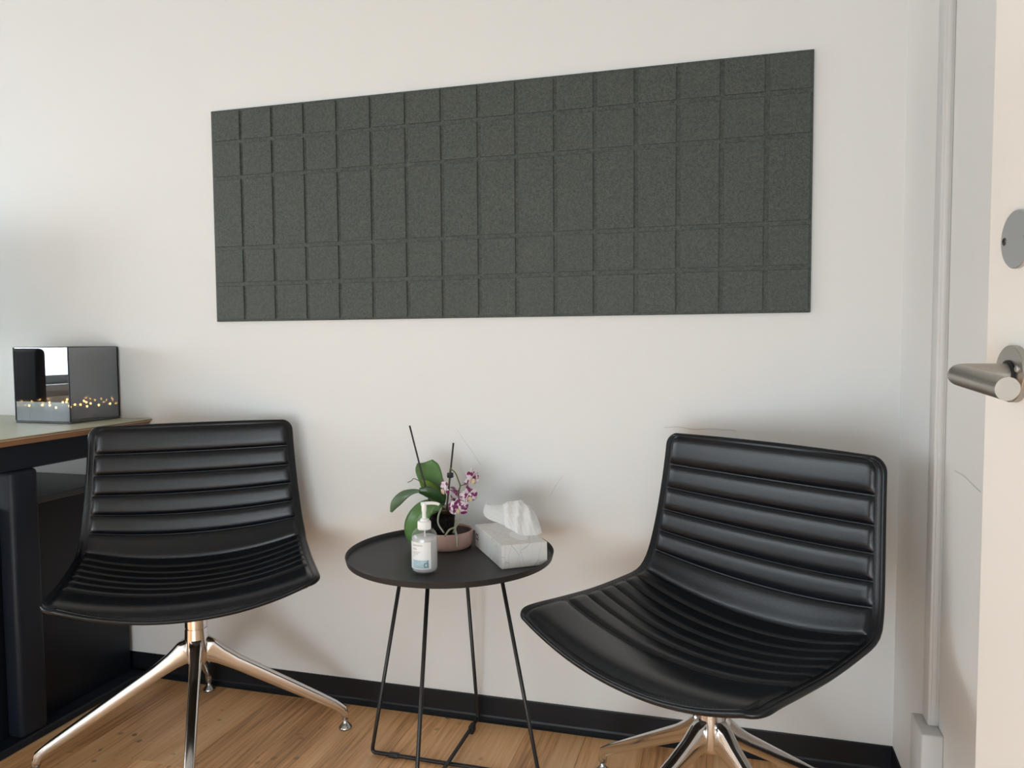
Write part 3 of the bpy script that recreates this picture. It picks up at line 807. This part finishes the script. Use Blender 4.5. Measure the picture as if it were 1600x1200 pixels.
obj('potting_mix', lathe([(0, .0045), (.0262, .0055), (.0325, .066), (.028, .071), (.014, .074), (0, .073)], 32), 'soil', orc)
# bark chunks on top
for k in range(26):
    a = random.uniform(0, 2 * PI); r = .025 * math.sqrt(random.random())
    s = random.uniform(.004, .008)
    v, f = rbox(-s, s, -s * .6, s * .6, -s * .5, s * .5, s * .25, 1)
    Mx = Matrix.Translation((r * math.cos(a), r * math.sin(a), .075 + random.uniform(-.001, .006))) @ Matrix.Rotation(random.uniform(0, 6), 4, 'Z') @ Matrix.Rotation(random.uniform(-.7, .7), 4, 'X')
    obj('bark_chip', xf((v, f), Mx), 'bark', orc, smooth=False)
def leaf(pts, widths, m, fold=.25, nrm=None, parent=orc, name='leaf', thick=.0014, droop=0.0):
    """pts: centre line; widths: half widths at the same stations; nrm: rough facing of the upper side"""
    C = catmull(pts, 6); n = len(C)
    Wd = catmull([(w, 0, 0) for w in widths], 6)
    face = Vector(nrm) if nrm else -FWD
    top, bot = [], []
    K = 8
    for i in range(n):
        t = (C[min(i + 1, n - 1)] - C[max(i - 1, 0)]).normalized()
        side = t.cross(face).normalized(); up = side.cross(t).normalized()
        w = max(.0006, Wd[i].x)
        for k in range(K + 1):
            s = 2 * k / K - 1
            p = C[i] + side * (w * s) + up * (w * fold * (abs(s) ** 1.3 - .35))
            top.append(p + up * thick * .5); bot.append(p - up * thick * .5)
    m_ = len(top); V = top + bot; Fc = []
    ix = lambda l, i, k: l * m_ + i * (K + 1) + k
    for i in range(n - 1):
        for k in range(K):
            Fc.append((ix(0, i, k), ix(0, i, k + 1), ix(0, i + 1, k + 1), ix(0, i + 1, k)))
            Fc.append((ix(1, i, k), ix(1, i + 1, k), ix(1, i + 1, k + 1), ix(1, i, k + 1)))
        Fc.append((ix(0, i, 0), ix(0, i + 1, 0), ix(1, i + 1, 0), ix(1, i, 0)))
        Fc.append((ix(0, i, K), ix(1, i, K), ix(1, i + 1, K), ix(0, i + 1, K)))
    for i in (0, n - 1):
        for k in range(K): Fc.append((ix(0, i, k), ix(1, i, k), ix(1, i, k + 1), ix(0, i, k + 1)))
    return obj(name, (V, Fc), m, parent)
vr = -FWD
leaf([W(686, 790, -.005), W(680, 768, .010), W(672, 748, .020), W(666, 732, .028), W(663, 722, .033)], [.012, .023, .030, .030, .020], 'leaf', .55, vr + Vector((.45, 0, 0)))
leaf([W(688, 786, -.008), W(678, 772, -.010), W(667, 760, -.006), W(656, 750, .006)], [.008, .016, .015, .003], 'leaf_young', .30, vr + Vector((0, 0, .8)))
leaf([W(693, 785, -.02), W(683, 776, -.035), W(668, 769, -.045), W(655, 767, -.045)], [.007, .013, .014, .007], 'leaf_dark', -.35, vr + Vector((0, 0, -.25)))
leaf([W(657, 767, -.043), W(644, 768, -.045), W(630, 774, -.045), W(618, 786, -.040), W(611, 800, -.035)], [.0035, .007, .0118, .0118, .003], 'leaf_grey', -.30, vr + Vector((.35, 0, .75)))
leaf([W(690, 792, -.02), W(668, 793, -.03), W(651, 808, -.030), W(645, 830, -.025), W(648, 856, -.022)], [.009, .022, .026, .025, .006], 'leaf', -.30, vr + Vector((-.25, 0, .35)))
leaf([W(690, 790, .015), W(690, 776, .035), W(688, 762, .048)], [.007, .012, .003], 'leaf_dark', .3, vr)
def rod(name, pts, r, m, seg=8, n=6, parent=orc): return obj(name, tube(catmull(pts, n) if len(pts) > 2 else [Vector(p) for p in pts], r, seg), m, parent)
base1, base2 = Vector((-.004, -.004, .070)), Vector((.012, -.008, .070))
rod('stake', [W(640, 665, -.030), W(658, 735, -.030), W(676, 800, -.026), ], .0023, 'stake_black')
rod('stake', [W(708.5, 692, .02), W(703, 745, .012), W(697, 803, .0)], .0025, 'stake_black')
ck = W(703.5, 742.5, .006)
obj('stake_clip', xf(rbox(-.0065, .0065, -.006, .006, -.0065, .0065, .002, 2), Matrix.Translation(ck) @ Matrix.Rotation(-.27, 4, 'Z')), 'stake_black', orc)
rod('flower_spike', [W(695, 805, -.002), W(700, 775, .000), W(703, 735, .003), W(706, 734, 0), W(712, 740, -.008), W(716, 750, -.014), W(719, 759, -.018), W(717, 767, -.022), W(716, 780, -.028)], .0017, 'stem')
rod('flower_stalk', [W(719, 759, -.018), W(726, 757, -.022), W(734, 753, -.024)], .0012, 'stem')
rod('flower_stalk', [W(717, 767, -.022), W(708, 767, -.022), W(697, 764, -.020)], .0012, 'stem')
rod('flower_stalk', [W(717, 770, -.024), W(724, 773, -.03), W(730, 775, -.032)], .0012, 'stem')
rod('old_spike', [W(664, 757, .0), W(648, 748, .0), W(643, 751, .0), W(637, 754, .0)], .0010, 'stem')
rod('aerial_root', [W(690, 793, -.030), W(685, 806, -.044), W(685, 819, -.050), W(694, 833, -.056)], .0022, 'root')
rod('aerial_root', [W(718, 812, -.035), W(712, 823, -.045), W(702, 828, -.060), W(695, 838, -.074)], .0024, 'root')
rod('aerial_root', [W(713, 812, -.035), W(711, 826, -.050), W(714, 840, -.075), W(714.5, 855, -.080)], .0025, 'root')
rod('aerial_root', [W(719, 810, -.034), W(714, 820, -.04), W(708, 833, -.045)], .0020, 'root')
rod('aerial_root', [W(684, 786, -.02), W(676, 795, -.03), W(674, 802, -.034)], .0012, 'root')
def petal_vf(L_, w, cup, tipw=.55):
    def fn(a, b):
        s = 2 * a - 1
        ww = w * math.sin(PI * (b * .86 + .10)) ** .75 * (1 if b < .9 else 1)
        return Vector((s * ww, cup * (s * s * .5 - .2) * w * 2 - .18 * L_ * math.sin(b * PI * .9) + .22 * L_ * b * b + .05 * L_ * math.sin(a * 9 + b * 5), b * L_))
    return grid(fn, 6, 7)
def flower(c, facing, size, roll=0.0, pm='petal', lip=True):
    f_ = Vector(facing).normalized()
    side = f_.cross(Vector((0, 0, 1))).normalized(); up = side.cross(f_).normalized()
    # local: x right, -y towards viewer side, z up
    Mb = Matrix((side, -f_, up)).transposed().to_4x4(); Mb.translation = c
    Mb = Mb @ Matrix.Rotation(roll, 4, 'Y')
    fl = obj('flower', xf(lathe([(0, -.002), (.0024, -.001), (.003, .001), (.0016, .003), (0, .0035)], 10), Mb @ Matrix.Rotation(PI / 2, 4, 'X')), 'lip_dark', orc)
    for ang, L_, w, y in ((0, .95, .36, .0016), (118, .95, .36, .0016), (-118, .95, .36, .0016), (66, 1.0, .52, -.0006), (-66, 1.0, .52, -.0006)):
        Mp = Mb @ Matrix.Translation((0, y, 0)) @ Matrix.Rotation(math.radians(ang), 4, 'Y')
        v, fc = petal_vf(size * L_, size * w, random.uniform(-.3, .3))
        obj('petal', xf((v, fc), Mp), pm, fl)
    if lip:
        v, fc = petal_vf(size * .48, size * .24, 1.2)
        obj('flower_lip', xf((v, fc), Mb @ Matrix.Translation((0, -.003, -.001)) @ Matrix.Rotation(PI, 4, 'Y') @ Matrix.Rotation(math.radians(28), 4, 'X')), 'lip', fl)
    return fl
s_ = .0245
flower(W(716, 794, -.040), vr + Vector((0, 0, -.10)), s_ * 1.05)
flower(W(733, 775, -.036), vr + Vector((.55, 0, -.10)), s_, .15)
flower(W(738, 747, -.026), vr * .5 + Vector((.95, 0, -.05)), s_, -.2)
flower(W(694, 763, -.030), vr * .6 + Vector((-.8, 0, -.15)), s_, .2)
flower(W(712, 771, -.018), vr * .3 + Vector((.2, .5, .15)), s_ * .85, .5, 'petal_pink', False)
flower(W(730, 762, -.012), vr * .2 + Vector((.5, .5, .1)), s_ * .75, 1.1, 'petal_pink', False)
flower(W(712, 783, -.022), vr * .4 + Vector((-.3, .3, -.3)), s_ * .8, .3, 'petal')

# ------------------------------------------------------------------ hand sanitiser bottle
bc = on_z(664, 893.5, TS)
bo = thing('sanitizer_bottle', 'clear pump bottle of hand gel with white and blue label', 'bottle', (bc.x, bc.y, TS + .0002))
vang = math.atan2(CAM.y - bc.y, CAM.x - bc.x)      # direction towards the viewer
R_ = .0288
obj('bottle_body', lathe([(0, .0012), (.017, .0008), (.022, 0), (.0265, .003), (R_, .009), (R_, .074), (.0275, .083), (.024, .0905), (.0185, .0955), (.0140, .0975), (.0128, .099), (.0128, .104), (0, .104)], 48), 'bottle_clear', bo)
obj('gel', lathe([(0, .0032), (.0205, .0032), (.025, .006), (R_ - .0014, .0105), (R_ - .0014, .074), (.0268, .0790), (0, .0790)], 40), 'gel', bo)
pk = obj('pump_collar', lathe([(.0134, .0955), (.0142, .0955), (.0142, .112), (.0134, .1132), (.0095, .1135), (.0085, .118), (.0066, .1195), (0, .1195)], 40), 'white_plastic', bo)
smooth_by_angle(pk, 40)
for k in range(30):
    a = 2 * PI * k / 30
    obj('grip_rib', ([(r * math.cos(a + d), r * math.sin(a + d), z) for z in (.097, .1115) for r, d in ((.0140, -.05), (.0148, 0), (.0140, .05))], [(0, 1, 4, 3), (1, 2, 5, 4)]), 'white_plastic', pk, smooth=False)
nd = vang + math.radians(88)                       # nozzle points to the right as the viewer sees it
nv = Vector((math.cos(nd), math.sin(nd), 0))
Hd = Vector((0, 0, .1515))
obj('pump_stem', lathe([(.0046, .118), (.0046, .132), (.0058, .138), (.0058, .150), (.0050, .1535), (0, .1545)], 24), 'white_plastic', bo)
obj('pump_nozzle', tube(catmull([Hd - nv * .007 + Vector((0, 0, -.0008)), Hd, Hd + nv * .016 + Vector((0, 0, .0008)), Hd + nv * .028 + Vector((0, 0, -.0005)), Hd + nv * .033 + Vector((0, 0, -.0035))], 5), lambda t: .0042 - .0012 * t, 14), 'white_plastic', bo)
obj('dip_tube', tube([(0, 0, .010), (.001, 0, .097)], .0016, 8), 'white_plastic', bo)
def wrap(vf, r, a0, z0):
    return [(r * math.cos(a0 + p[0] / r), r * math.sin(a0 + p[0] / r), z0 + p[1]) for p in vf[0]], vf[1]
def patch(x0, x1, z0, z1, r, n=20):
    V = [(x0 + (x1 - x0) * i / n, z) for z in (z0, z1) for i in range(n + 1)]
    return wrap(([(a, b, 0) for a, b in V], [(i, i + 1, n + 2 + i, n + 1 + i) for i in range(n)]), r, vang, 0)
lb = obj('label', patch(-.040, .014, .0135, .0725, R_ + .0003), 'label_white', bo)
obj('blue_field', patch(-.0300, .0098, .0155, .0335, R_ + .00045), 'label_blue', lb)
obj('big_letter', wrap(xf(text_vf('d', .0235), Matrix.Translation((-.0035, .0172, 0))), R_ + .0006, vang, 0), 'ink_teal', lb, smooth=False)
for k in range(7):
    obj('print_line', patch(-.0245, .0090, .0172 + k * .0024, .01755 + k * .0024, R_ + .0005), 'ink_grey' if k % 6 else 'ink_teal', lb)
for s, x_, z_, sz in (('bionunts', -.0285, .0640, .0068), ('Balk', -.0285, .0560, .0060)):
    obj('lettering', wrap(xf(text_vf(s, sz), Matrix.Translation((x_, z_, 0))), R_ + .0006, vang, 0), 'ink_grey', lb, smooth=False)

for x1_, z_ in ((-.009, .0510), (-.013, .0484), (-.015, .0458), (-.023, .0420)):
    obj('print_line', patch(-.0285, x1_, z_, z_ + .0007, R_ + .0005, 8), 'ink_grey', lb)

# ------------------------------------------------------------------ tissue box
tF, tL, tR = on_z(788, 891, TS), on_z(752, 851, TS), on_z(861, 883, TS)
ux = (tR - tF).normalized(); uy = Vector((-ux.y, ux.x, 0))
bwid, blen, bh = .108, .212, .053
tyaw = math.atan2(ux.y, ux.x)
tF.x -= .006; tF.y += .002
tx = thing('tissue_box', 'low white patterned cardboard tissue box on the side table', 'box', (tF.x, tF.y, TS + .0002), tyaw)
v, f = rbox(0, bwid, 0, blen, 0, bh, .0012, 1)
obj('carton', (v, f), 'tissue_carton', tx, smooth=False)
obj('end_flap', box(.004, bwid - .004, -.0007, -.0001, .004, .0115), 'tissue_carton', tx, smooth=False)
slot = [(bwid / 2 + .010 + .018 * math.cos(a), .070 + .042 * math.sin(a), bh + .0004) for a in [2 * PI * k / 32 for k in range(32)]]
obj('opening', (slot, [tuple(range(32))]), 'label_white', tx, smooth=False)
obj('printed_mark', ([(bwid * .5 + a * .010 - .004, .018 + a * .0 + .0, 0) for a in ()] or [(.034, .060, bh + .0006), (.040, .060, bh + .0006), (.040, .0622, bh + .0006), (.034, .0622, bh + .0006)], [(0, 1, 2, 3)]), 'ink_grey', tx, smooth=False)
tv = text_vf('C2', .020, .0006)
obj('lettering', ([Vector((-.0004, blen - .006 - q.x, .020 + q.y)) for q in tv[0]], tv[1]), 'ink_black', tx, smooth=False)
# the sheet: rows from the slot upwards, in box coordinates
def tis(px, py, dd): return at_depth(px, py, (Vector((tF.x, tF.y, TS)) - CAM).dot(FWD) + .085 + dd)
inv = (Matrix.Translation(Vector((tF.x, tF.y, TS + .0002))) @ Matrix.Rotation(tyaw, 4, 'Z')).inverted()
rows_a = [
    [(789, 823, -.015), (795, 826, -.024), (803, 830, -.032), (809, 834, -.036), (816, 836, -.030), (826, 837, -.022), (838, 836, -.012), (847, 833, .000)],
    [(788, 812, -.012), (794, 814, -.024), (801, 813, -.022), (809, 817, -.034), (818, 815, -.022), (829, 818, -.028), (838, 820, -.014), (844, 821, .004)],
    [(787, 800, -.006), (793, 800, -.020), (801, 800, -.010), (809, 803, -.028), (819, 799, -.014), (828, 803, -.024), (834, 806, -.008), (839, 808, .008)],
    [(786, 791, .000), (793, 788, -.010), (802, 788, .002), (810, 789, -.012), (818, 789, -.004), (825, 792, -.012), (829, 795, .002), (833, 797, .012)],
    [(786, 788, .008), (793, 784, .002), (802, 783, .010), (810, 782, .004), (815, 782, .010), (819, 785, .010), (823, 788, .012), (827, 790, .018)]]
rows_b = [
    [(786, 788, .010), (800, 784, .014), (814, 781, .020)],
    [(778, 789, .020), (790, 788, .030), (812, 786, .036)],
    [(769, 789, .036), (782, 794, .050), (810, 798, .054)],
    [(760, 788, .050), (766, 800, .062), (805, 812, .066)],
    [(762, 777, .056), (757, 806, .070), (800, 825, .074)]]
def sheet(rows, parent, seed):
    R1 = [catmull([tis(*q) for q in r], 5) for r in rows]
    nc = len(R1[0]); cols_ = [catmull([r[i] for r in R1], 6) for i in range(nc)]
    nr = len(cols_[0])
    V = []
    for j in range(nr):
        for i in range(nc):
            p = cols_[i][j]
            w = .0016 * math.sin(i * 1.7 + j * .9 + seed) + .0012 * math.sin(i * .8 - j * 1.9 + seed * 2)
            V.append(inv @ (p + vr * w))
    Fc = [(j * nc + i, j * nc + i + 1, (j + 1) * nc + i + 1, (j + 1) * nc + i) for j in range(nr - 1) for i in range(nc - 1)]
    return obj('tissue_sheet', (V, Fc), 'tissue', parent)
sheet(rows_a, tx, 1.0)
sheet(rows_b, tx, 2.3)
